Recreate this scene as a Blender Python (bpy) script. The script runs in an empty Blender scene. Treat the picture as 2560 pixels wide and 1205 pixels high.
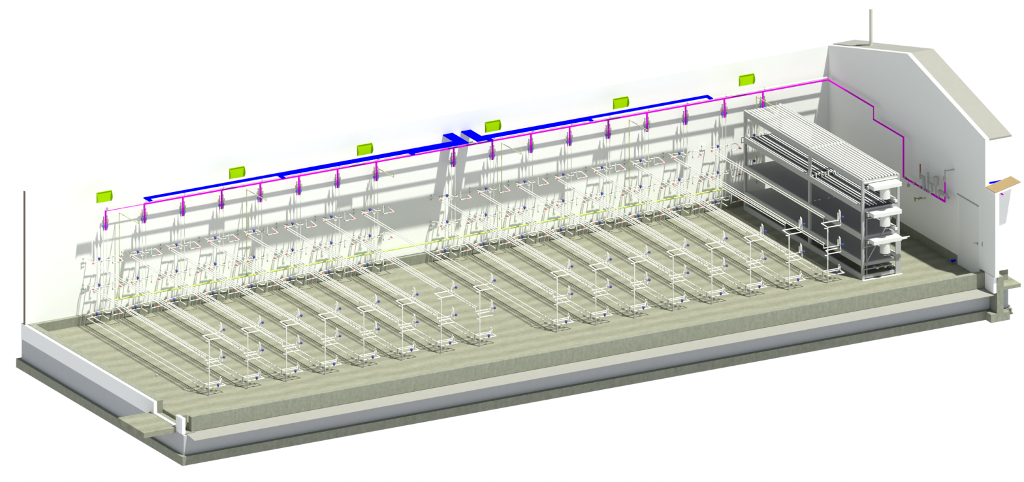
import bpy, math
from mathutils import Vector, Matrix

C = bpy.context.scene.collection
PI = math.pi

# ------------------------------------------------------------------ materials
def new_mat(name):
    m = bpy.data.materials.new(name)
    m.use_nodes = True
    nt = m.node_tree
    b = nt.nodes['Principled BSDF']
    return m, nt, b

def plain(name, col, rough=0.6, spec=0.2, metal=0.0, vary=0.0, scale=6.0):
    m, nt, b = new_mat(name)
    b.inputs['Roughness'].default_value = rough
    b.inputs['Specular IOR Level'].default_value = spec
    b.inputs['Metallic'].default_value = metal
    c = (col[0], col[1], col[2], 1)
    if vary > 0:
        tc = nt.nodes.new('ShaderNodeTexCoord')
        n = nt.nodes.new('ShaderNodeTexNoise')
        n.inputs['Scale'].default_value = scale
        n.inputs['Detail'].default_value = 4
        nt.links.new(tc.outputs['Object'], n.inputs['Vector'])
        r = nt.nodes.new('ShaderNodeValToRGB')
        r.color_ramp.elements[0].position = 0.3
        r.color_ramp.elements[1].position = 0.7
        r.color_ramp.elements[0].color = tuple(x * (1 - vary) for x in col) + (1,)
        r.color_ramp.elements[1].color = tuple(min(1, x * (1 + vary)) for x in col) + (1,)
        nt.links.new(n.outputs['Fac'], r.inputs['Fac'])
        nt.links.new(r.outputs['Color'], b.inputs['Base Color'])
    else:
        b.inputs['Base Color'].default_value = c
    return m

def concrete(name, col, stretch, band=True):
    """board-marked concrete: fine grain, cloudy blotches stretched along one axis"""
    m, nt, b = new_mat(name)
    b.inputs['Roughness'].default_value = 0.9
    b.inputs['Specular IOR Level'].default_value = 0.1
    tc = nt.nodes.new('ShaderNodeTexCoord')
    mp = nt.nodes.new('ShaderNodeMapping')
    mp.inputs['Scale'].default_value = stretch
    nt.links.new(tc.outputs['Object'], mp.inputs['Vector'])
    n1 = nt.nodes.new('ShaderNodeTexNoise')
    n1.inputs['Scale'].default_value = 1.0
    n1.inputs['Detail'].default_value = 6
    n1.inputs['Roughness'].default_value = 0.62
    nt.links.new(mp.outputs['Vector'], n1.inputs['Vector'])
    n2 = nt.nodes.new('ShaderNodeTexNoise')
    n2.inputs['Scale'].default_value = 10.0
    n2.inputs['Detail'].default_value = 8
    n2.inputs['Roughness'].default_value = 0.68
    nt.links.new(tc.outputs['Object'], n2.inputs['Vector'])
    mx = nt.nodes.new('ShaderNodeMix')
    mx.data_type = 'FLOAT'
    mx.inputs[0].default_value = 0.58
    nt.links.new(n1.outputs['Fac'], mx.inputs[2])
    nt.links.new(n2.outputs['Fac'], mx.inputs[3])
    last = mx.outputs[0]
    if band:
        w = nt.nodes.new('ShaderNodeTexWave')
        w.wave_type = 'BANDS'
        w.bands_direction = 'Y'
        w.inputs['Scale'].default_value = 0.52
        w.inputs['Distortion'].default_value = 2.2
        w.inputs['Detail'].default_value = 3
        w.inputs['Detail Scale'].default_value = 1.6
        nt.links.new(tc.outputs['Object'], w.inputs['Vector'])
        m2 = nt.nodes.new('ShaderNodeMix')
        m2.data_type = 'FLOAT'
        m2.inputs[0].default_value = 0.15
        nt.links.new(last, m2.inputs[2])
        nt.links.new(w.outputs['Fac'], m2.inputs[3])
        last = m2.outputs[0]
    r = nt.nodes.new('ShaderNodeValToRGB')
    e = r.color_ramp.elements
    e[0].position = 0.30
    e[1].position = 0.68
    e[0].color = (col[0] * .74, col[1] * .765, col[2] * .74, 1)
    e[1].color = (col[0] * 1.22, col[1] * 1.20, col[2] * 1.22, 1)
    nt.links.new(last, r.inputs['Fac'])
    nt.links.new(r.outputs['Color'], b.inputs['Base Color'])
    return m

M = {
    'floor': concrete('concrete_floor', (.243, .246, .182), (2.4, 4.6, 4.0), True),
    'concrete': concrete('concrete_side', (.240, .250, .196), (11.0, 11.0, 2.2), False),
    'white': plain('white_wall', (.86, .865, .85), .8, .1, vary=.012, scale=30),
    'wall': plain('white_plaster', (.80, .81, .785), .85, .08, vary=.02, scale=40),
    'grey': plain('foundation_grey', (.42, .435, .445), .8, .1, vary=.02, scale=8),
    'beige': plain('roof_beige', (.295, .292, .262), .8, .1, vary=.02, scale=6),
    'brown': plain('brown_core', (.16, .12, .085), .8, .1, vary=.06, scale=30),
    'tan': plain('tan_timber', (.33, .235, .115), .7, .1, vary=.06, scale=25),
    'magenta': plain('magenta_pipe', (.72, .001, .72), .7, .0),
    'blue': plain('blue_duct', (.0, .0, .92), .8, .0),
    'green': plain('lime_casing', (.33, .62, .0), .7, .0),
    'lime': plain('lime_pipe', (.58, .78, .16), .5, .2),
    'olive': plain('pale_lime_pipe', (.46, .54, .22), .5, .2),
    'pipe': plain('white_pipe', (.80, .80, .74), .45, .25),
    'joint': plain('grey_fitting', (.31, .335, .315), .5, .2),
    'metal': plain('grey_metal', (.40, .41, .40), .55, .3, vary=.03, scale=12),
    'ball': plain('blue_actuator', (.05, .055, .34), .5, .25),
    'act': plain('blue_valve_head', (.11, .13, .62), .5, .25),
    'red': plain('red_handle', (.62, .16, .13), .5, .25),
    'pinkred': plain('pale_red_handle', (.55, .22, .19), .6, .2),
    'rust': plain('rust_handle', (.30, .12, .07), .6, .2),
    'rack': plain('rack_steel', (.42, .425, .415), .6, .15, vary=.02, scale=10),
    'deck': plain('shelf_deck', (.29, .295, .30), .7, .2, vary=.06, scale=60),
    'deckshade': plain('shaded_shelf_deck', (.055, .062, .07), .8, .05, vary=.06, scale=60),  # deck copy with shade put into its colour, hides sun stripes between tubes
    'tube': plain('tube_white', (.82, .82, .77), .45, .25),
    'tank': plain('tank_white', (.67, .675, .65), .5, .15),
    'pole': plain('vent_white', (.50, .52, .44), .6, .2),
    'door': plain('door_white', (.77, .78, .755), .6, .2),
    'dark': plain('dark_fitting', (.05, .055, .05), .6, .2),
    'brass': plain('brass_fitting', (.30, .25, .10), .4, .4),
}

# ------------------------------------------------------------------ mesh builder
class MB:
    def __init__(self):
        self.v = []; self.f = []; self.s = []; self.mi = []
    def add(self, vs, fs, smooth=False, mi=0):
        o = len(self.v)
        self.v += [tuple(p) for p in vs]
        for f in fs:
            self.f.append([i + o for i in f]); self.s.append(smooth); self.mi.append(mi)
        return self
    def box(self, a, b, mi=0):
        (x0, y0, z0), (x1, y1, z1) = [min(p, q) for p, q in zip(a, b)], [max(p, q) for p, q in zip(a, b)]
        vs = [(x0, y0, z0), (x1, y0, z0), (x1, y1, z0), (x0, y1, z0), (x0, y0, z1), (x1, y0, z1), (x1, y1, z1), (x0, y1, z1)]
        return self.add(vs, [[0, 3, 2, 1], [4, 5, 6, 7], [0, 1, 5, 4], [1, 2, 6, 5], [2, 3, 7, 6], [3, 0, 4, 7]], mi=mi)
    def bevbox(self, a, b, r=.01, mi=0):
        """box with chamfered vertical and horizontal edges"""
        lo = [min(p, q) for p, q in zip(a, b)]; hi = [max(p, q) for p, q in zip(a, b)]
        vs = []; idx = {}
        for ix in (0, 1):
            for iy in (0, 1):
                for iz in (0, 1):
                    s = [ix, iy, iz]
                    base = [hi[k] if s[k] else lo[k] for k in range(3)]
                    for ax in range(3):
                        p = []
                        for k in range(3):
                            p.append(base[k] if k == ax else base[k] + (-r if s[k] else r))
                        idx[(ix, iy, iz, ax)] = len(vs); vs.append(p)
        fs = []
        for ax in range(3):
            o1, o2 = (ax + 1) % 3, (ax + 2) % 3
            for sd in (0, 1):
                q = []
                for (u, w) in ((0, 0), (1, 0), (1, 1), (0, 1)):
                    s = [0, 0, 0]; s[ax] = sd; s[o1] = u; s[o2] = w
                    q.append(idx[(s[0], s[1], s[2], ax)])
                fs.append(q if sd else q[::-1])
        for ax in range(3):
            o1, o2 = (ax + 1) % 3, (ax + 2) % 3
            for u in (0, 1):
                for w in (0, 1):
                    s0 = [0, 0, 0]; s0[ax] = 0; s0[o1] = u; s0[o2] = w
                    s1 = list(s0); s1[ax] = 1
                    q = [idx[(*s0, o1)], idx[(*s1, o1)], idx[(*s1, o2)], idx[(*s0, o2)]]
                    fs.append(q)
        for k in range(8):
            s = (k & 1, (k >> 1) & 1, (k >> 2) & 1)
            fs.append([idx[(*s, 0)], idx[(*s, 1)], idx[(*s, 2)]])
        return self.add(vs, fs, mi=mi)
    def cyl(self, p, q, r, n=8, r2=None, cap=True, mi=0):
        p = Vector(p); q = Vector(q); d = q - p
        if d.length < 1e-6: return self
        d.normalize()
        up = Vector((0, 0, 1)) if abs(d.z) < .95 else Vector((1, 0, 0))
        u = d.cross(up).normalized(); w = d.cross(u).normalized()
        r2 = r if r2 is None else r2
        vs = []
        for c, rr in ((p, r), (q, r2)):
            for k in range(n):
                a = 2 * PI * k / n
                vs.append(c + u * (math.cos(a) * rr) + w * (math.sin(a) * rr))
        fs = [[k, k + n, (k + 1) % n + n, (k + 1) % n] for k in range(n)]
        self.add(vs, fs, True, mi)
        if cap:
            self.add(vs[:n], [list(range(n))], False, mi)
            self.add(vs[n:], [list(range(n - 1, -1, -1))], False, mi)
        return self
    def ball(self, c, r, n=10, m=6, sz=1.0, mi=0):
        vs = [(c[0], c[1], c[2] + r * sz)]
        for j in range(1, m):
            t = PI * j / m
            for k in range(n):
                a = 2 * PI * k / n
                vs.append((c[0] + r * math.sin(t) * math.cos(a), c[1] + r * math.sin(t) * math.sin(a), c[2] + r * sz * math.cos(t)))
        vs.append((c[0], c[1], c[2] - r * sz))
        fs = [[0, 1 + k, 1 + (k + 1) % n] for k in range(n)]
        for j in range(m - 2):
            for k in range(n):
                a = 1 + j * n + k; b = 1 + j * n + (k + 1) % n
                fs.append([a, a + n, b + n, b])
        L = len(vs) - 1; o = 1 + (m - 2) * n
        fs += [[L, o + (k + 1) % n, o + k] for k in range(n)]
        return self.add(vs, fs, True, mi)
    def tube(self, pts, r, n=8, joint=True, mi=0):
        for a, b in zip(pts[:-1], pts[1:]):
            self.cyl(a, b, r, n, mi=mi)
        for p in (pts[1:-1] if joint else []):
            self.ball(p, r * 1.03, 8, 5, mi=mi)
        return self
    def collar(self, p, axis, r, l=.03, n=8, mi=0):
        p = Vector(p); d = Vector(axis).normalized() * (l / 2)
        return self.cyl(p - d, p + d, r, n, mi=mi)
    def prism(self, prof, d, mi=0):
        """closed planar profile (3-D points) extruded by vector d"""
        n = len(prof); d = Vector(d)
        vs = [Vector(p) for p in prof] + [Vector(p) + d for p in prof]
        fs = [list(range(n))[::-1], [k + n for k in range(n)]] + [[k, (k + 1) % n, (k + 1) % n + n, k + n] for k in range(n)]
        return self.add(vs, fs, mi=mi)
    def mesh(self, name):
        me = bpy.data.meshes.new(name)
        me.from_pydata(self.v, [], self.f)
        me.polygons.foreach_set('use_smooth', self.s)
        me.polygons.foreach_set('material_index', self.mi)
        me.update()
        import bmesh
        bm = bmesh.new(); bm.from_mesh(me)
        bmesh.ops.recalc_face_normals(bm, faces=bm.faces)
        bm.to_mesh(me); bm.free()
        return me
    def obj(self, name, mat, parent=None, label=None):
        me = self.mesh(name)
        mats = mat if isinstance(mat, (list, tuple)) else [mat]
        for k in mats: me.materials.append(M[k])
        o = bpy.data.objects.new(name, me); C.objects.link(o)
        if parent is not None: o.parent = parent
        if label: o['label'] = label
        return o

def tag(o, label, cat, group=None, kind=None):
    o['label'] = label; o['category'] = cat
    if group: o['group'] = group
    if kind: o['kind'] = kind
    return o

def empty(name, loc, label, cat, group=None):
    o = bpy.data.objects.new(name, None); C.objects.link(o)
    o.location = loc; o.empty_display_size = .1
    return tag(o, label, cat, group)

def struct(o, label, cat):
    return tag(o, label, cat, kind='structure')

KIDS = {}
def copy_tree(o, loc, label):
    r = o.copy(); C.objects.link(r); r.location = loc; r['label'] = label
    for ch in list(o.children):
        c = ch.copy(); C.objects.link(c); c.parent = r
        for g in list(ch.children):
            d = g.copy(); C.objects.link(d); d.parent = c
    return r

ORD = ['first', 'second', 'third', 'fourth', 'fifth', 'sixth', 'seventh', 'eighth', 'ninth', 'tenth', 'eleventh', 'twelfth',
       'thirteenth', 'fourteenth', 'fifteenth', 'sixteenth', 'seventeenth']

XG = 25.416           # inner face of the gable wall
PITCH = 1.2276
X0 = lambda i: 1.846 + PITCH * i

# ------------------------------------------------------------------ setting
struct(MB().box((.19, -8.83, -.2), (XG, 0, 0)).obj('floor', 'floor'), 'long greenish grey concrete floor slab of the cut-open hall', 'floor')
w = MB().box((-.08, 0, .27), (XG + .13, .075, 4.19))
w.box((.0, .0, -.2), (XG + .13, .2, .262))
struct(w.obj('wall_back', 'wall'), 'long white back wall behind the pipework', 'wall')
struct(MB().box((-.105, -.0, .275), (-.081, .07, 4.19)).obj('trim_1', 'brown'), 'thin brown vertical end strip of the back wall', 'trim')

# gable wall, with the doorway notched out of it
g = [(-9.57, .26), (-9.57, 2.74), (-8.995, 2.74), (-8.995, 4.157), (-4.509, 5.32), (0, 4.19), (0, -.1),
     (-7.42, -.1), (-7.42, 2.07), (-8.63, 2.07), (-8.63, .26)]
struct(MB().prism([(XG, y, z) for y, z in g], (.125, 0, 0)).obj('wall_right', 'wall'), 'white pentagonal gable wall at the right end', 'wall')
struct(MB().box((XG - .016, -9.5, -.22), (XG + .082, -8.98, .255)).obj('trim_2', 'white'), 'short white panel end below the gable wall corner', 'trim')

# left wall: cut low, with a door gap
w = MB()
w.box((-.105, -7.41, -.2), (-.003, .2, .255))
w.box((-.105, -8.67, -.2), (-.003, -7.41, -.075))
w.box((-.105, -9.04, -.21), (-.003, -8.67, .255))
struct(w.obj('wall_left', 'white'), 'low cut white wall along the left edge', 'wall')

# concrete kerbs
struct(MB().box((.0, -.143, 0), (XG - .03, 0, .27)).obj('baseboard_back', 'concrete'), 'concrete kerb along the foot of the back wall', 'kerb')
w = MB().box((0, -7.41, -.1), (.187, -.0, .268)); w.box((0, -8.8, -.1), (.187, -8.67, .25))
struct(w.obj('baseboard_left', 'concrete'), 'concrete kerb along the low left wall', 'kerb')
struct(MB().box((.21, -9.0, -.19), (XG - .02, -8.83, .24)).obj('baseboard_front', 'concrete'), 'long concrete kerb along the open front edge of the floor', 'kerb')
struct(MB().box((XG - .03, -7.4, 0), (XG, 0, .262)).obj('baseboard_right', 'concrete'), 'concrete kerb along the foot of the gable wall', 'kerb')

# foundations below
w = MB()
w.box((-.09, -9.1, -.8), (XG + .08, -8.9, -.228)); w.box((-.09, -8.9, -.8), (.06, .2, -.201)); w.box((-.09, -9.04, -.23), (0, -8.9, -.211))
struct(w.obj('trim_3', 'grey'), 'grey insulated foundation wall under the hall', 'foundation')
w = MB()
w.box((-.2, -9.23, -1.06), (XG, -8.75, -.8)); w.box((-.2, -8.75, -1.06), (.2, .32, -.8))
struct(w.obj('trim_4', 'concrete'), 'concrete strip footing around left and front', 'foundation')
struct(MB().prism([(.02, -8.99, -.2), (.02, -9.52, -.265), (.02, -9.52, -.272), (.02, -8.99, -.212)], (XG - .04, 0, 0)).obj('trim_5', 'beige'),
       'long pale sloping ledge along the front below the kerb', 'ledge')
struct(MB().box((0, -9.06, -.21), (.3, -8.67, -.19)).box((0, -8.67, -.2), (.19, -7.41, -.1)).obj('trim_6', 'concrete'),
       'small concrete sill inside the left door gap', 'sill')
struct(MB().box((-1.13, -8.69, -.25), (-.106, -7.2, -.1)).obj('trim_7', 'floor'), 'concrete entrance slab outside the left door gap', 'slab')
w = MB()
w.box((XG + .085, -9.52, -.82), (XG + .29, -8.6, .24)); w.box((25.3, -9.53, -1.06), (25.9, -8.6, -.82))
struct(w.obj('trim_8', 'concrete'), 'concrete foundation stub and footing below the gable wall', 'foundation')
struct(MB().box((XG + .29, -9.52, -.16), (26.25, -8.82, -.06)).obj('trim_9', 'floor'), 'small concrete slab outside to the right of the gable', 'slab')
struct(MB().box((25.73, -9.06, -.06), (26.1, -8.85, .27)).obj('trim_10', 'concrete'), 'short concrete kerb standing on the outer right slab', 'kerb')
struct(MB().box((25.72, -9.25, -.83), (26.0, -8.9, -.16)).obj('trim_11', 'grey'), 'grey foundation piece under the outer right slab', 'foundation')
struct(MB().box((25.9, -9.3, -1.0), (26.12, -8.9, -.8)).obj('trim_12', 'concrete'), 'small concrete footing at the far right corner', 'foundation')
# outer white wall and the small roof before it
struct(MB().box((25.545, -9.12, .27), (26.2, -9.02, 2.78)).obj('wall_outer', 'white'), 'white outer wall stub right of the gable wall', 'wall')
w = MB()
w.prism([(25.41, -9.575, 2.69), (26.22, -9.575, 2.875), (26.22, -9.575, 2.94), (25.41, -9.575, 2.755)], (0, .555, 0))
can = w.obj('canopy', 'white')
struct(can, 'small tilted canopy with brown top right of the gable', 'canopy')
MB().prism([(25.412, -9.58, 2.757), (26.215, -9.58, 2.942), (26.215, -9.58, 2.954), (25.412, -9.58, 2.769)], (0, .565, 0)).obj('canopy_top', 'tan', can, 'brown canopy top')

# roof deck behind the gable edge
prof = [(0.0, 4.19), (-4.509, 5.32), (-9.0, 4.157)]
w = MB()
xa, xb = XG + .125, XG + .83
top = [(y, z) for y, z in prof]; bot = [(y, z - .05) for y, z in prof][::-1]
w.prism([(xa, y, z - .002) for y, z in top + bot], (xb - xa, 0, 0))
struct(w.obj('trim_13', 'beige'), 'beige roof strip following the gable outline', 'roof')
struct(MB().prism([(xa + .01, 0.0, 4.190), (xb, 0, 4.190), (xb, -1.0, 4.4405), (xb - .25, -1.42, 4.546), (xa + .02, -1.0, 4.4405)], (0, 0, .024)).obj('trim_14', 'beige'),
       'small beige sheet lapped over the rear roof slope', 'roof')
t = empty('vent_pipe', (25.9, -1.56, 4.57), 'white vertical vent pipe standing on the gable roof strip', 'pipe')
MB().cyl((0, 0, .0), (0, 0, 1.08), .045, 16).obj('pipe_shaft', 'pole', t)
MB().cyl((0, 0, .0), (0, 0, .06), .055, 16, .047).obj('base_collar', 'pole', t)
MB().cyl((0, 0, 1.0801), (0, 0, 1.081), .047, 16).obj('rim', 'pole', t)

# door in the gable wall
d = struct(MB().box((XG + .022, -8.63, -.09), (XG + .075, -7.42, 2.07)).obj('door_1', 'door'), 'white flush door in the gable wall', 'door')
MB().box((XG - .008, -8.665, 0.01), (XG + .02, -8.632, 2.09)).obj('door_frame', 'wall', d)
MB().box((XG - .016, -8.63, 2.062), (XG + .02, -7.40, 2.09)).obj('lintel', 'joint', d, 'grey lintel strip')
w = MB()
w.bevbox((XG + .004, -8.54, .91), (XG + .03, -8.49, .98), .004)
w.tube([(XG + .02, -8.515, .95), (XG - .035, -8.515, .95), (XG - .035, -8.38, .955)], .008)
w.obj('door_handle', 'joint', d)
s = MB().bevbox((XG - .012, -8.85, .97), (XG, -8.81, 1.09), .004).obj('switch_plate', 'joint')
tag(s, 'small grey wall plate right of the gable door', 'switch')

# ------------------------------------------------------------------ magenta supply main
ym, zm = -.37, 3.326
main = empty('supply_pipe', (X0(0) + .414, ym, zm), 'long magenta supply pipe along back wall and gable', 'pipe')
def rel(p, o=(X0(0) + .414, ym, zm)): return tuple(a - b for a, b in zip(p, o))
MB().cyl(rel((X0(0) + .414, ym, zm)), rel((X0(1) + .414, ym, zm)), .012).obj('thin_pipe', 'magenta', main)
xm = 25.2
w = MB()
w.tube([rel(p) for p in [(X0(1) + .414, ym, zm), (xm, ym, zm), (xm, -2.97, zm - .01)]], .0245, 10)
w.obj('main_run', 'magenta', main)
MB().tube([rel(p) for p in [(xm, -2.97, zm - .01), (xm, -2.97, 2.95)]], .016, 8).obj('drop_pipe', 'magenta', main)
w = MB()
w.tube([rel(p) for p in [(xm, -2.97, 2.95), (xm, -4.69, 2.95), (xm, -4.69, 1.78)]], .025, 10)
w.obj('gable_run', 'magenta', main)
drop = None
for i in list(range(8)) + list(range(9, 18)):
    p = rel((X0(i) + .414, ym, zm))
    if drop is None:
        drop = MB().cyl((0, 0, .0), (0, 0, -.56), .026, 10).ball((0, 0, 0), .027).obj('drop_pipe', 'magenta', main)
        drop.location = p
    else:
        c = drop.copy(); C.objects.link(c); c.parent = main; c.location = p

# white return main beside it
yr, zr = -.2, 3.325
ret = empty('return_pipe', (X0(0) + .555, yr, zr), 'long white return pipe behind the magenta pipe on the back wall', 'pipe')
def relr(p, o=(X0(0) + .555, yr, zr)): return tuple(a - b for a, b in zip(p, o))
MB().cyl(relr((X0(0) + .555, yr, zr)), relr((X0(1) + .5, yr, zr)), .011).obj('thin_pipe', 'pipe', ret)
MB().tube([relr(p) for p in [(X0(1) + .5, yr, zr), (XG - .09, yr, zr), (XG - .09, -.42, zr)]], .026, 10).obj('main_run', 'pipe', ret)
tee = None
for i in list(range(8)) + list(range(9, 18)):
    p = relr((X0(i) + .555, yr, zr))
    if tee is None:
        tee = MB().collar((0, 0, 0), (1, 0, 0), .027, .05).cyl((0, 0, 0), (0, 0, .045), .012).obj('tee_fitting', 'joint', ret)
        tee.location = p
    else:
        c = tee.copy(); C.objects.link(c); c.parent = ret; c.location = p

# valve pairs on the risers under the magenta drops
def make_valves():
    t = empty('valve_pair', (X0(0) + .5, yr, 2.5), '', 'valve', 'valve pairs under the magenta drops')
    a, b = -.056, .055
    MB().tube([(a, 0, .12), (a, 0, .62), (a, -.12, .62)], .011).obj('riser_stub', 'pipe', t)
    MB().cyl((b, 0, .12), (b, 0, .80), .011).obj('riser_stub', 'pipe', t)
    for x in (a, b):
        w = MB().cyl((x, 0, .2), (x, 0, .62), .0125)
        w.collar((x, 0, .24), (0, 0, 1), .021, .05); w.collar((x, 0, .60), (0, 0, 1), .017, .05)
        w.cyl((x, 0, .40), (x, 0, .52), .019); w.collar((x, 0, .40), (0, 0, 1), .024, .02); w.collar((x, 0, .52), (0, 0, 1), .024, .02)
        body = w.obj('valve_body', 'joint', t)
        w = MB().cyl((x, 0, .275), (x, 0, .30), .02, 10, .038); w.cyl((x, 0, .30), (x, 0, .355), .038, 12)
        w.obj('actuator', 'act', body, 'blue valve head')
        sx = -1 if x < 0 else 1
        w = MB().cyl((x, 0, .46), (x + sx * .05, 0, .46), .006)
        w.bevbox((x + sx * .043 - .006, -.010, .41), (x + sx * .043 + .006, .010, .51), .003)
        w.obj('handle', 'pinkred', body, 'red lever')
    return t
v0 = make_valves(); first = True
k = 0
for i in list(range(8)) + list(range(9, 18)):
    n = ORD[k]
    lab = f'{n} pair of blue-headed riser valves from the left under the magenta pipe'
    if i == 17: lab = 'blue-headed riser valve pair behind the steel rack'
    loc = (X0(i) + .5, yr, 2.5)
    if first: v0.location = loc; v0['label'] = lab; first = False
    else: vv = copy_tree(v0, loc, lab)
    if i == 17:
        for x in (-.056, .055): MB().cyl((x, 0, -2.5), (x, 0, .12), .0095, 8).obj('riser_stub', 'pipe', vv)
    k += 1

# ------------------------------------------------------------------ blue ducts
def duct(name, label, leg, secs, stubs):
    zt, h = 3.63, .04
    o = (leg[0], 0, zt)
    t = empty(name, o, label, 'duct')
    R = lambda p: tuple(a - b for a, b in zip(p, o))
    MB().bevbox(R((leg[0], -.62, zt - h)), R((leg[1], -.0005, zt)), .006).obj('wall_leg', 'blue', t)
    for a, b, f in secs:
        MB().bevbox(R((a, f, zt - h)), R((b, -.615, zt)), .006).obj('duct_section', 'blue', t)
    for a, b, f in stubs:
        MB().bevbox(R((a, f, zt - h)), R((b, -.70, zt - .001)), .006).obj('outlet', 'blue', t)
    return t
duct('air_duct', 'left flat blue air duct hung along the back wall', (13.17, 13.485),
     [(3.32, 7.6, -.75), (7.6, 11.72, -.85), (11.72, 13.484, -.93)], [(3.325, 3.44, -.94), (7.49, 7.6, -1.05), (11.6, 11.72, -1.04)])
duct('air_duct', 'right flat blue air duct hung along the back wall', (13.745, 14.057),
     [(13.746, 14.2, -.93), (14.2, 17.43, -.85), (17.43, 21.24, -.75)], [(14.05, 14.2, -1.04), (17.32, 17.43, -.95), (21.12, 21.239, -.93)])
s = MB().bevbox((XG + .1251, -8.9, 2.785), (26.0, -8.84, 2.825), .005).obj('duct_stub', 'blue')
tag(s, 'short blue duct piece outside the gable behind the canopy', 'duct')

# ------------------------------------------------------------------ lime wall units
def make_unit():
    t = empty('fan_unit', (0, 0, 0), '', 'wall unit', 'lime green units on the back wall')
    L, H, D = .475, .315, .075
    prof = []
    for k in range(9):
        a = -1 + 2 * k / 8
        prof.append((0, -.012 - D * (1 - a * a), a * H / 2))
    cheek = prof + [(0, 0, H / 2), (0, 0, -H / 2)]
    MB().box((0, -.014, -H / 2), (L, 0, H / 2)).obj('back_panel', 'green', t)
    MB().prism(cheek, (.010, 0, 0)).obj('end_plate', 'green', t)
    MB().prism([(L - .010, y, z) for _, y, z in cheek], (.010, 0, 0)).obj('end_plate', 'green', t)
    MB().box((0.01, -.03, H / 2 - .008), (L - .01, -.012, H / 2)).obj('top_lip', 'green', t)
    return t
u0 = make_unit(); first = True
for k, px in enumerate((241.2, 573.0, 892.5, 1212.5, 1532.5, 1847.3)):
    x = (px - 70 - 43.58 * .6) / 78.75
    lab = ['leftmost lime green unit high on the back wall', 'second lime green unit from the left above the blue duct',
           'third lime green unit from the left above the blue duct', 'fourth lime green unit right beside the duct gap',
           'fifth lime green unit above the right blue duct', 'rightmost lime green unit high on the back wall above the steel rack'][k]
    if first: u0.location = (x, -.6, 3.855); u0['label'] = lab; first = False
    else: copy_tree(u0, (x, -.6, 3.855), lab)

# ------------------------------------------------------------------ lime condensate line
t = empty('drain_pipe', (2.678, -.13, .568), 'long lime green drain pipe low on the back wall', 'pipe')
w = MB().cyl((0, 0, 0), (19.42, 0, 0), .021, 10)
for i in list(range(8)) + list(range(9, 17)):
    for dx in (.95, 1.15, 1.42):
        x = X0(i) + dx - 2.678 - .35
        if 0 < x < 19.4: w.collar((x, 0, 0), (1, 0, 0), .025, .03, mi=1)  # shadow ticks across the pipe, modelled as darker rings
w.obj('pipe_run', ['lime', 'olive'], t)
def make_riser():
    t = empty('drain_riser', (0, 0, 0), '', 'pipe', 'lime green drain risers on the back wall')
    MB().tube([(0, 0, .0), (0, 0, 2.54)], .011, 8).obj('riser_pipe', 'olive', t)
    MB().tube([(0, 0, 2.54), (0, -1.12, 2.56)], .011, 8).ball((0, 0, 2.54), .013).obj('arm_pipe', 'olive', t)
    MB().tube([(0, -1.12, 2.56), (0, -1.12, 2.72)], .011, 8).ball((0, -1.12, 2.56), .013).obj('upturned_end', 'olive', t)
    MB().collar((0, 0, .03), (0, 0, 1), .018, .06).obj('pipe_fitting', 'joint', t)
    MB().collar((0, -.25, 2.5445), (0, 1, 0), .015, .06).obj('pipe_fitting', 'joint', t)
    return t
r0 = make_riser(); first = True
for k in range(6):
    x = 2.825 + 4.047 * k
    lab = ['thin lime green riser with arm nearest the left end', 'second lime green riser with arm from the left', 'third lime green riser with arm from the left',
           'fourth lime green riser with arm from the left', 'fifth lime green riser with arm from the left', 'lime green riser with arm behind the steel rack'][k]
    loc = (x, -.13, .572)
    if first: r0.location = loc; r0['label'] = lab; first = False
    else: copy_tree(r0, loc, lab)

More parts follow.
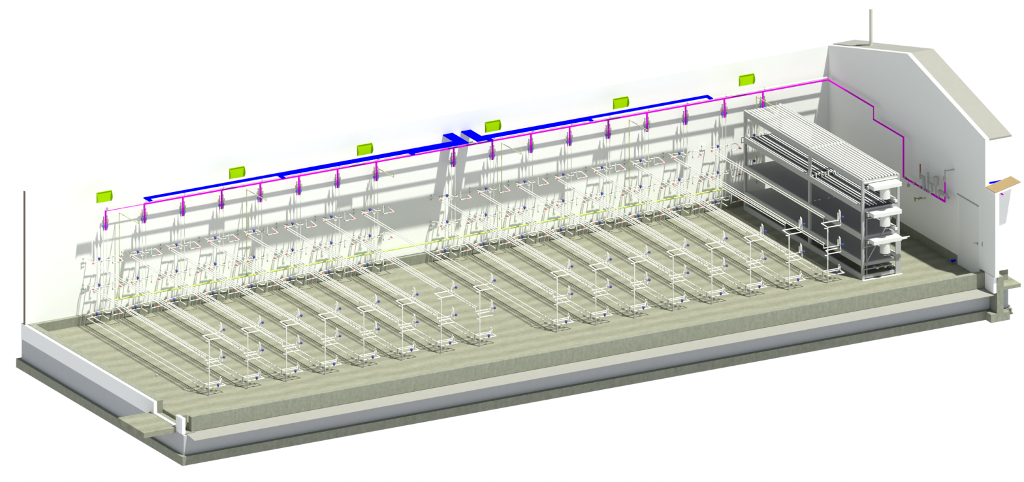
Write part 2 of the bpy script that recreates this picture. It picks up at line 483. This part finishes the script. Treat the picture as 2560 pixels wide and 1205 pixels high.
# ------------------------------------------------------------------ white pipe rigs
YB = -7.05
def P(x, Y, z): return (x, Y - YB, z)
def make_rig():
    t = empty('pipe_rig', (0, YB, 0), '', 'pipework', 'white three-level pipe rigs')
    PJ = ['pipe', 'joint', 'metal']
    # post
    w = MB().cyl(P(0, YB, 0), P(0, YB, 1.64), .0155, 10)
    for z in (1.52, .72, .30): w.collar(P(0, YB, z), (0, 0, 1), .0195, .07, 10)
    w.cyl(P(0, YB, 0), P(0, YB, .22), .0205, 10, mi=2)
    w.obj('post', PJ, t)
    # front loops
    yb = YB + .18
    def ball(loop, x, Y, z, up):
        w = MB()
        if up: w.cyl(P(x, Y, z - .05), P(x, Y, z - .01), .021, 10, .032); w.ball(P(x, Y, z), .039, 12, 8, .9)
        else: w.cyl(P(x - .065, Y, z), P(x, Y, z), .009, 8); w.ball(P(x, Y, z), .037, 12, 8)
        w.obj('ball_valve', 'ball', loop, 'round blue valve head')
    def uvalve(w, x1, x2, z1, z2, top):
        w.tube([P(x1, yb, z1), P(x1, yb, top), P(x2, YB + .03, top), P(x2, YB, z2)], .0125)
        w.cyl(P(x1 - .040, yb, z1), P(x1 - .040, yb, top - .09), .0165, 8)
        w.ball(P(x1 - .040, yb, top - .09), .0165, 8, 5)
        w.collar(P(x1, yb, z1 + .02), (0, 0, 1), .0165, .05, mi=1)
        w.collar(P(x2, YB, z2 + .06), (0, 0, 1), .0155, .05, mi=2)
        w.collar(P(x2, YB + .01, z2 + .2), (0, 0, 1), .0155, .06, mi=2)
    # upper
    w = MB().cyl(P(-.03, yb, 1.88), P(-.03, yb, 1.724), .0075, mi=2).tube([P(.022, yb + .05, 1.885), P(-.03, yb, 1.90), P(-.03, yb, 1.85)], .0075, mi=2)
    w.tube([P(.463, yb, 1.724), P(-.10, yb, 1.722), P(0, YB, 1.64), P(.415, YB, 1.64)], .0155)
    w.tube([P(-.08, YB + .05, 1.61), P(0, YB, 1.595)], .015)
    uvalve(w, .463, .415, 1.724, 1.64, 2.02)
    lp = w.obj('front_loop', PJ, t)
    ball(lp, .478, YB, 1.865, 0)
    # middle
    w = MB().tube([P(.022, yb + .05, 1.09), P(-.03, yb, 1.09), P(-.03, yb, .979)], .011, mi=0)
    w.tube([P(-.03, yb, .979), P(.463, yb, .979)], .0145)
    w.tube([P(.36, YB + .1, .937), P(.0, YB + .1, .93), P(0, YB, .88)], .015)
    w.tube([P(0, YB, .853), P(.415, YB, .853)], .0155)
    w.tube([P(-.08, YB + .03, .82), P(0, YB, .80)], .015)
    uvalve(w, .463, .415, .979, .853, 1.235)
    lp = w.obj('front_loop', PJ, t)
    ball(lp, .478, YB, 1.055, 0)
    # lower
    w = MB().tube([P(-.053, yb, .305), P(.437, yb, .305), P(.463, yb, .43)], .0145)
    w.tube([P(-.01, yb, .30), P(-.01, YB + .12, .281), P(.42, YB + .12, .281), P(.44, YB + .14, .36)], .0145)
    w.tube([P(0, YB, .22), P(.523, YB, .22), P(.49, YB + .15, .24), P(.475, YB + .15, .38)], .0155)
    w.tube([P(-.053, yb, .305), P(-.053, yb, .13), P(0, YB, .135)], .014)
    w.cyl(P(-.053, yb, .30), P(-.053, yb, .15), .0165, mi=1)
    w.collar(P(.12, YB, .22), (1, 0, 0), .020, .05, mi=1); w.collar(P(.455, yb, .38), (0, 0, 1), .017, .05, mi=2)
    w.collar(P(.477, YB + .15, .30), (0, 0, 1), .019, .05, mi=2)
    lp = w.obj('front_loop', PJ, t)
    ball(lp, .29, YB, .275, 1)
    # long pipes, a stacked pair at each level
    for (zf, zb) in ((1.855, 1.865), (1.06, 1.105), (.185, .205)):
        gap = .030 if zb > .5 else .115
        for k, (x, yr0, dz) in enumerate(((-.03 if zb > .5 else -.085, -.36 if zb > .5 else -.22, 0), (.022 if zb > .5 else -.045, -.05 if zb > .5 else -.2, gap))):
            A = Vector(P(x, yr0, zb + dz)); B = Vector(P((x - .0) if zb > .5 else (-.085, -.05)[k], yb + (.0 if zb < .5 or not k else .05), zf + dz))
            w = MB().cyl(A, B, .0122, 8)
            for q in ((.085, .06, .035) if zf < 1.5 else ()):
                w.collar(A.lerp(B, 1 - q - (.008 if k else 0)), (0, 1, 0), .0145, .05, mi=2)
            w.obj('long_pipe', PJ, t)
    # rear manifolds
    for lv, (z, low) in enumerate(((1.88, 0), (1.11, 0), (.22, 1))):
        w = MB()
        if not low:
            w.tube([P(-.03, -.36, z), P(.25, -.34, z), P(.25, -.2, z + .005), P(.41, -.2, z + .01), P(.41, -.37, z), P(.545, -.36, z - .005), P(.555, -.2, z)], .0125)
            w.tube([P(.022, -.2, z + .02), P(.25, -.2, z + .02)], .0115)
            w.tube([P(.30, -.34, z), P(.29, -.42, z - .035), P(.36, -.42, z - .035)], .012)
            w.cyl(P(.022, -.2, z + .02), P(.022, -.05, z + .02), .0115)
            w.tube([P(.022, -.05, z + .02), P(-.13, -.06, z + .04), P(-.13, -.06, z - .08), P(-.03, -.06, z - .055)], .0095)
            w.collar(P(.335, -.2, z + .005), (1, 0, 0), .019, .05, mi=1); w.collar(P(.295, -.38, z - .02), (0, 1, 0), .018, .05, mi=1)
            w.collar(P(.12, -.2, z + .02), (1, 0, 0), .0145, .05, mi=1); w.collar(P(.05, -.2, z + .02), (1, 0, 0), .0145, .05, mi=1)
            w.collar(P(.551, -.28, z), (0, 1, 0), .016, .05, mi=1); w.cyl(P(.548, -.32, z - .04), P(.548, -.32, z + .06), .013, mi=1)
            w.collar(P(-.13, -.06, z - .07), (0, 0, 1), .014, .05, mi=1); w.collar(P(-.13, -.06, z + .04), (0, 0, 1), .014, .05, mi=1)
            w.collar(P(.445, -.366, z - .001), (1, 0, 0), .015, .05, mi=1)
            w.tube([P(.555, -.2, z), P(.87, -.2, z)], .0125)
        else:
            w.tube([P(-.045, -.2, z + .10), P(.41, -.2, z + .135), P(.41, -.43, z + .13), P(.54, -.42, z + .125), P(.545, -.42, z + .24)], .0135)
            w.tube([P(-.085, -.22, z - .015), P(.41, -.22, z), P(.41, -.54, z)], .0135)
            w.tube([P(.41, -.22, z), P(.41, -.2, z + .135)], .0125)
            w.tube([P(.545, -.42, z + .22), P(.60, -.42, z + .2), P(.60, -.42, z + .0)], .0135)
            w.collar(P(.2, -.2, z + .135), (1, 0, 0), .018, .06, mi=1); w.collar(P(.35, -.2, z + .135), (1, 0, 0), .017, .05, mi=1)
            w.collar(P(.25, -.22, z), (1, 0, 0), .02, .07, mi=1)
            w.collar(P(.545, -.42, z + .15), (0, 0, 1), .0165, .04, mi=1)
            w.tube([P(.41, -.2, z + .135), P(.87, -.2, z + .135)], .0125)
        # right-hand square loop
        zq = z + (.135 if low else 0)
        w.tube([P(.53, -.57, zq + .19), P(.53, -.57, zq - .045), P(.86, -.57, zq - .035), P(.87, -.2, zq)], .0125)
        w.collar(P(.53, -.57, zq - .03), (0, 0, 1), .015, .05, mi=1); w.collar(P(.74, -.2, zq), (1, 0, 0), .015, .06, mi=1)
        w.collar(P(.70, -.57, zq - .04), (1, 0, 0), .0145, .05, mi=1)
        lp = w.obj('rear_loop', PJ, t)
        # blue valve head and red levers
        vy = -.34 if not low else -.22
        ball(lp, .225, vy, z + .075, 1)
        w = MB().prism([P(.74, -.575, zq - .025), P(.83, -.575, zq - .035), P(.83, -.575, zq - .012), P(.765, -.575, zq + .028)], (0, .010, 0))
        w.obj('lever', 'red', lp, 'red valve lever')
        yl, xl, zl = (-.46, -.03, z) if not low else (-.36, -.045, z + .10)
        w = MB().bevbox(P(xl - .02, yl - .045, zl + .012), P(xl + .015, yl + .035, zl + .028), .003)
        w.cyl(P(xl, yl, zl - .015), P(xl, yl, zl + .035), .0140)
        w.obj('lever', 'red', lp, 'red valve lever')
    # risers
    for x, zt in ((.445, 2.62), (.555, 2.62)):
        MB().cyl(P(x, -.2, .33), P(x, -.2, zt), .0095, 8).obj('riser', 'pipe', t)
    return t
rig0 = make_rig(); first = True
for i in list(range(8)) + list(range(9, 17)):
    blk = 'left' if i < 8 else 'right'
    n = i if i < 8 else i - 9
    lab = f'{ORD[n]} white pipe rig from the left in the {blk} block on the concrete floor'
    if i == 0: lab = 'leftmost white pipe rig, nearest the low left wall'
    if i == 16: lab = 'rightmost white pipe rig, right beside the steel rack'
    loc = (X0(i), YB, 0)
    if first: rig0.location = loc; rig0['label'] = lab; first = False
    else: copy_tree(rig0, loc, lab)

# ------------------------------------------------------------------ steel rack
RX0, RX1, RY0, RY1 = 22.45, 23.64, -7.30, -.49
TX = (.115, .29, .40, .505, .72, .80)          # places of the tubes on the upper shelf
rack = empty('storage_rack', (RX0, RY0, 0), 'tall grey steel rack with shelves beside the gable wall', 'rack')
def R(x, y, z): return (x - RX0, y - RY0, z)
MIDY = -4.23
H = 2.93
for x in (RX0, RX1 - .075):
    for y in (RY0, MIDY - .04, RY1 - .08):
        w = MB().box(R(x, y, 0), R(x + .07, y + .085, H))
        w.box(R(x + .02, y - .004, .01), R(x + .05, y + .089, H - .01))
        w.obj('post', 'rack', rack)
for x in (RX0 - .006, RX1 - .044):
    for z0, z1 in ((2.755, 2.925), (1.98, 2.15), (1.165, 1.335), (.39, .56), (.001, .15)):
        MB().box(R(x, RY0 + .04, z0), R(x + .05, RY1 - .04, z1)).obj('side_rail', 'rack', rack)
for y in (RY0 + .012, RY1 - .075):
    for z0, z1 in ((2.79, 2.885), (1.99, 2.082), (1.175, 1.267), (.40, .492), (.03, .13)):
        MB().box(R(RX0 + .045, y, z0), R(RX1 - .045, y + .055, z1)).obj('cross_beam', 'rack', rack)
MB().box(R(RX0 + .045, MIDY - .05, 2.84), R(RX1 - .045, MIDY + .05, 2.948)).obj('cross_beam', 'rack', rack)
MB().box(R(RX0 + .05, RY0 - .02, 2.83), R(RX1 - .08, RY0 + .008, 2.865)).obj('front_rail', 'tank', rack)
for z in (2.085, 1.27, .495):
    MB().box(R(RX0 + .046, RY0 + .02, z), R(RX1 - .046, RY1 - .03, z + .02)).obj('shelf_deck', 'deckshade' if z > 2 else 'deck', rack)
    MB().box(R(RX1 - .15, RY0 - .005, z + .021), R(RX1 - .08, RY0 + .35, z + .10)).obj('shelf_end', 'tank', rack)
MB().prism([R(RX0 + .12, RY0 - .012, .52), R(RX0 + .155, RY0 - .012, .52), R(RX1 - .06, RY0 - .012, 2.0), R(RX1 - .10, RY0 - .012, 2.0)], (0, .010, 0)).obj('brace', 'rack', rack)
MB().box(R(RX0 - .02, RY0 - .09, .0), R(RX1 + .04, RY0 - .006, .012)).obj('foot_plate', 'tank', rack)
MB().bevbox(R(RX1 - .15, RY0 - .032, 0.013), R(RX1 + .02, RY0 - .005, 1.09), .005).obj('front_leg', 'metal', rack, 'wide white lower front leg')
MB().tube([R(RX0 + .4, RY0 - .022, 1.79), R(RX0 + .13, RY0 - .022, 1.79), R(RX0 + .13, RY0 - .022, .12)], .0125).obj('drain_tube', 'rack', rack)
MB().cyl(R(RX0 + .02, RY0 - .017, .97), R(RX0 + .36, RY0 - .017, .97), .011).obj('drain_tube', 'rack', rack)
MB().cyl(R(RX0 + .02, RY0 - .022, .31), R(RX0 + .98, RY0 - .022, .31), .017).obj('drain_tube', 'rack', rack)
for dx in (.5, .75, .98):
    MB().box(R(RX0 + dx, RY0 + .07, .22), R(RX0 + dx + .06, RY0 + .9, .26)).obj('runner', 'tank', rack)
MB().ball(R(RX0 + .37, RY0 + .10, .33), .045, 12, 8).obj('ball_valve', 'ball', rack, 'round blue valve head')
# feed pipes at the rear
for dx in (.12, .53, .64):
    MB().tube([R(RX0 + dx, RY1 + .025, 2.88), R(RX0 + dx, RY1 + .025, 2.19), R(RX0 + dx, RY1 - .13, 2.17)], .016).obj('feed_pipe', 'pipe', rack)
MB().tube([R(RX0 + .01, RY1 + .02, 2.12), R(RX0 - .06, RY1 + .02, 2.12), R(RX0 - .06, RY1 + .02, 1.97), R(RX0 + .01, RY1 + .02, 1.97)], .011).obj('feed_pipe', 'joint', rack)
for z in (2.13, 1.37): MB().ball(R(RX0 + .35, RY1 + .03, z), .04, 12, 8).obj('ball_valve', 'ball', rack, 'dark blue valve head')
# header in the middle of the upper shelf
MB().cyl(R(RX0 + .09, MIDY - .18, 2.225), R(RX0 + .53, MIDY - .18, 2.225), .010).obj('header_pipe', 'pipe', rack)
MB().cyl(R(RX0 + .62, MIDY - .18, 2.225), R(RX0 + .86, MIDY - .18, 2.225), .010).obj('header_pipe', 'pipe', rack)
for dx in TX:
    MB().cyl(R(RX0 + dx, MIDY - .21, 2.106), R(RX0 + dx, MIDY - .21, 2.235), .017).obj('header_leg', 'pipe', rack)
for dx in (.1, .2, .31, .44, .65, .9):
    MB().box(R(RX0 + dx - .025, MIDY - .16, 2.106), R(RX0 + dx + .025, MIDY - .13, 2.17)).obj('pipe_clip', 'dark', rack)
for dx in (.12, .25, .55, .72, .84):
    MB().cyl(R(RX0 + dx, MIDY - .1, 1.42), R(RX0 + dx + .06, MIDY - .1, 1.42), .012).obj('pipe_stub', 'pipe', rack)

# white tubes laid on the rack
def lay(name, lab, x, y0, y1, z, r, group, n=10):
    o = MB().cyl((0, 0, 0), (0, y1 - y0, 0), r, n).obj(name, 'tube')
    o.location = (x, y0, z)
    tag(o, lab, 'tube', group)
    return o
NT = 11
for half, (ya, yb2) in enumerate(((MIDY + .06, RY1 - .10), (RY0 + .06, MIDY - .06))):
    where = 'rear' if half == 0 else 'front'
    src = None
    for k in range(NT):
        x = RX0 + .106 + k * (RX1 - RX0 - .212) / (NT - 1)
        lab = f'{ORD[k]} white tube from the left on the rack top, {where} half'
        if src is None: src = lay('growing_tube', lab, x, ya, yb2, 2.925, .0250, 'white tubes on the rack top')
        else:
            c = src.copy(); C.objects.link(c); c.location = (x, ya, 2.925); c['label'] = lab
for half, (ya, yb2) in enumerate(((MIDY - .12, RY1 - .16), (RY0 + .10, MIDY - .232))):
    where = 'rear' if half == 0 else 'front'
    src = None
    for k, dx in enumerate(TX):
        lab = f'{ORD[k]} white tube from the left on the upper rack shelf, {where} half'
        y0 = ya + (.5 if (half == 1 and k in (1, 2)) else 0)
        if src is None: src = lay('growing_tube', lab, RX0 + dx, ya, yb2, 2.124, .0175, 'white tubes on the upper rack shelf')
        else:
            c = src.copy(); C.objects.link(c); c.location = (RX0 + dx, ya, 2.124); c['label'] = lab

# white troughs with round buckets on the rack front
def make_tank():
    t = empty('water_tank', (0, 0, 0), '', 'tank', 'white tanks on the rack front')
    MB().bevbox((-.445, -.165, 0), (.445, .165, .12), .006).obj('trough', 'tank', t)
    w = MB().cyl((0, .0, -.32), (0, .0, .001), .148, 28)
    w.obj('bucket', 'tank', t)
    MB().cyl((-.12, .05, -.03), (-.12, .05, 0), .03, 10).obj('plug', 'tank', t)
    MB().box((-.50, .08, -.02), (-.44, .16, .06)).obj('bracket', 'rack', t)
    return t
k0 = make_tank()
for k, z in enumerate((2.70, 1.895, 1.098)):
    lab = ['topmost white tank on the rack front', 'middle white tank on the rack front', 'lowest white tank on the rack front'][k]
    loc = (23.06, -7.50, z)
    if k == 0: k0.location = loc; k0['label'] = lab
    else: k0 = copy_tree(k0, loc, lab)
MB().bevbox((.446, -.09, .0), (.66, -.03, .055), .006).cyl((.655, -.06, .045), (.74, -.06, .045), .018).obj('spout', 'tank', k0)

# ------------------------------------------------------------------ pump group on the gable wall
xp = 25.2
t = empty('pump_station', (xp, -5.8, 1.78), 'grey pump and valve group on the gable wall', 'pump')
def Gp(Y, z, x=xp): return (x - xp, Y + 5.8, z - 1.78)
for a, b in ((-4.72, -5.28), (-5.36, -5.62), (-5.72, -6.12)):
    MB().cyl(Gp(a, 1.78), Gp(b, 1.78), .026, 10).obj('supply_run', 'magenta', t, 'magenta pipe')
MB().tube([Gp(-6.3, 1.78), Gp(-7.07, 1.78)], .031, 10).obj('supply_run', 'magenta', t, 'magenta pipe')
w = MB().tube([Gp(-7.07, 1.78), Gp(-7.07, 2.36)], .02, 8)
w.obj('riser', 'magenta', t, 'magenta pipe')
w = MB().tube([Gp(-7.07, 2.36), Gp(-7.07, 2.70), Gp(-7.2, 2.73), Gp(-7.2, 2.73, XG - .004)], .022, 8)
w.collar(Gp(-7.07, 2.46), (0, 0, 1), .035, .05)
w.obj('elbow_pipe', 'metal', t)
for Y in (-4.8, -5.32, -5.67, -5.9, -6.0, -6.14): MB().collar(Gp(Y, 1.785), (0, 1, 0), .040, .055, 10).obj('flange', 'joint', t)
w = MB().cyl(Gp(-5.65, 2.02), Gp(-5.65, 2.22), .03, 10).tube([Gp(-5.65, 2.10), Gp(-5.85, 2.12), Gp(-5.88, 1.8)], .05, 10)
w.obj('valve_body', 'metal', t)
w = MB().bevbox(Gp(-5.62, 2.22, xp - .01), Gp(-5.68, 2.46, xp + .012), .008)
w.obj('lever', 'rust', t, 'rust-coloured upright lever')
w = MB().cyl(Gp(-6.55, 2.12), Gp(-6.55, 2.33), .085, 16).ball(Gp(-6.55, 2.33), .085, 16, 8, .6).ball(Gp(-6.55, 2.12), .085, 16, 8, .5)
w.cyl(Gp(-6.55, 1.8), Gp(-6.55, 2.1), .02)
w.obj('expansion_vessel', 'metal', t)
w = MB().cyl(Gp(-6.1, 1.8), Gp(-6.1, 2.3), .022, 8).ball(Gp(-6.1, 2.32), .034).collar(Gp(-6.1, 2.18), (0, 0, 1), .035, .05).collar(Gp(-6.1, 2.06), (0, 0, 1), .04, .08)
w.tube([Gp(-6.1, 2.08), Gp(-6.32, 2.06), Gp(-6.34, 1.85)], .028)
w.obj('filter', 'metal', t)
w = MB().cyl(Gp(-6.75, 1.98), Gp(-6.95, 1.98), .07, 14).tube([Gp(-6.75, 1.98), Gp(-6.72, 1.8)], .03).cyl(Gp(-7.1, 2.0), Gp(-7.3, 1.93), .06, 12, .03)
w.tube([Gp(-7.1, 1.98), Gp(-7.32, 2.0)], .016)
w.obj('pump_motor', 'metal', t)
w = MB().cyl(Gp(-4.98, 1.62, xp - .03), Gp(-4.98, 1.62, xp + .02), .05, 16).cyl(Gp(-4.98, 1.66), Gp(-4.98, 1.78), .01)
w.obj('pressure_gauge', 'metal', t)
MB().bevbox(Gp(-6.99, 2.38, xp - .01), Gp(-7.03, 2.50, xp + .01), .005).obj('lever', 'red', t, 'red lever')
w = MB().tube([Gp(-5.35, 1.34, XG), Gp(-5.35, 1.34), Gp(-5.35, 1.26)], .016).collar(Gp(-5.35, 1.35), (0, 0, 1), .024, .06)
tp = w.obj('water_tap', 'brass'); tp.location = (xp, -5.8, 1.78)
tag(tp, 'left of two small brass taps low on the gable wall', 'tap')
w = MB().tube([Gp(-5.58, 1.40, XG), Gp(-5.58, 1.40), Gp(-5.55, 1.36)], .014)
tp = w.obj('water_tap', 'joint'); tp.location = (xp, -5.8, 1.78)
tag(tp, 'right of two small taps low on the gable wall, grey', 'tap')
w = MB().cyl((0, 0, 0), (.095, 0, 0), .03, 12).cyl((-.02, 0, 0), (.0, 0, 0), .042, 12)
o = w.obj('drain_outlet', 'blue'); o.location = (25.29, -7.33, .10)
tag(o, 'small blue pipe end on the floor by the gable door', 'pipe')
o = MB().cyl((0, 0, 0), (0, .10, 0), .022, 10).obj('pipe_stub', 'magenta'); o.location = (25.85, -9.22, 2.53)
tag(o, 'short magenta pipe end under the canopy', 'pipe')
o = MB().tube([(0, .25, 0), (0, .1, .0), (.05, 0, 0), (.05, 0, -.12)], .045, 12).obj('drain_elbow', 'pipe'); o.location = (26.03, -9.34, -.80)
tag(o, 'pale drain elbow at the far right footing', 'pipe')

w = MB().ball((0, 0, .03), .035, 12, 8).cyl((0, 0, 0), (0, 0, .012), .03, 12)
o = w.obj('floor_outlet', 'metal'); o.location = (1.376, -4.90, 0)
tag(o, 'small pale ball-shaped outlet alone on the concrete floor, left of the rigs', 'outlet')

# ------------------------------------------------------------------ light
sun = bpy.data.lights.new('sun', 'SUN'); sun.energy = 6.1; sun.angle = math.radians(1.3); sun.color = (1.0, 1.0, .93)
so = bpy.data.objects.new('sun', sun); C.objects.link(so)
so.rotation_euler = Vector((-.48, 1.0, -2.75)).to_track_quat('-Z', 'Y').to_euler()
so.location = (12, -14, 20)
wd = bpy.data.worlds.new('sky'); bpy.context.scene.world = wd; wd.use_nodes = True
nt = wd.node_tree; bg = nt.nodes['Background']
tc = nt.nodes.new('ShaderNodeTexCoord'); sp = nt.nodes.new('ShaderNodeSeparateXYZ')
nt.links.new(tc.outputs['Generated'], sp.inputs[0])
rp = nt.nodes.new('ShaderNodeValToRGB')
mr = nt.nodes.new('ShaderNodeMapRange'); mr.inputs[1].default_value = -1; mr.inputs[2].default_value = 1
nt.links.new(sp.outputs['Z'], mr.inputs[0]); nt.links.new(mr.outputs[0], rp.inputs['Fac'])
e = rp.color_ramp.elements
e[0].position = .47; e[0].color = (1, 1, 1, 1)
e[1].position = .60; e[1].color = (.72, .80, .895, 1)
e2 = e.new(.80); e2.color = (.19, .215, .25, 1)
nt.links.new(rp.outputs['Color'], bg.inputs['Color']); bg.inputs['Strength'].default_value = 1.0

# ------------------------------------------------------------------ camera (parallel projection)
ca, sa = .875, .4842
se = .3287; ce = math.sqrt(1 - se * se)
r = Vector((ca, -sa, 0)); f = Vector((sa * ce, ca * ce, -se)); u = Vector((sa * se, ca * se, ce))
cam = bpy.data.cameras.new('camera'); cam.type = 'ORTHO'; cam.ortho_scale = 2560 / 90; cam.clip_end = 300
co = bpy.data.objects.new('camera', cam); C.objects.link(co)
mat = Matrix((r, u, -f)).transposed().to_4x4()
mat.translation = r * ((1280 - 70) / 90) + u * ((833.4 - 602.5) / 90) - f * 80
co.matrix_world = mat
sc = bpy.context.scene
sc.camera = co
sc.view_settings.view_transform = 'Standard'; sc.view_settings.look = 'None'
sc.view_settings.exposure = 0; sc.view_settings.gamma = 1; sc.view_settings.use_curve_mapping = False
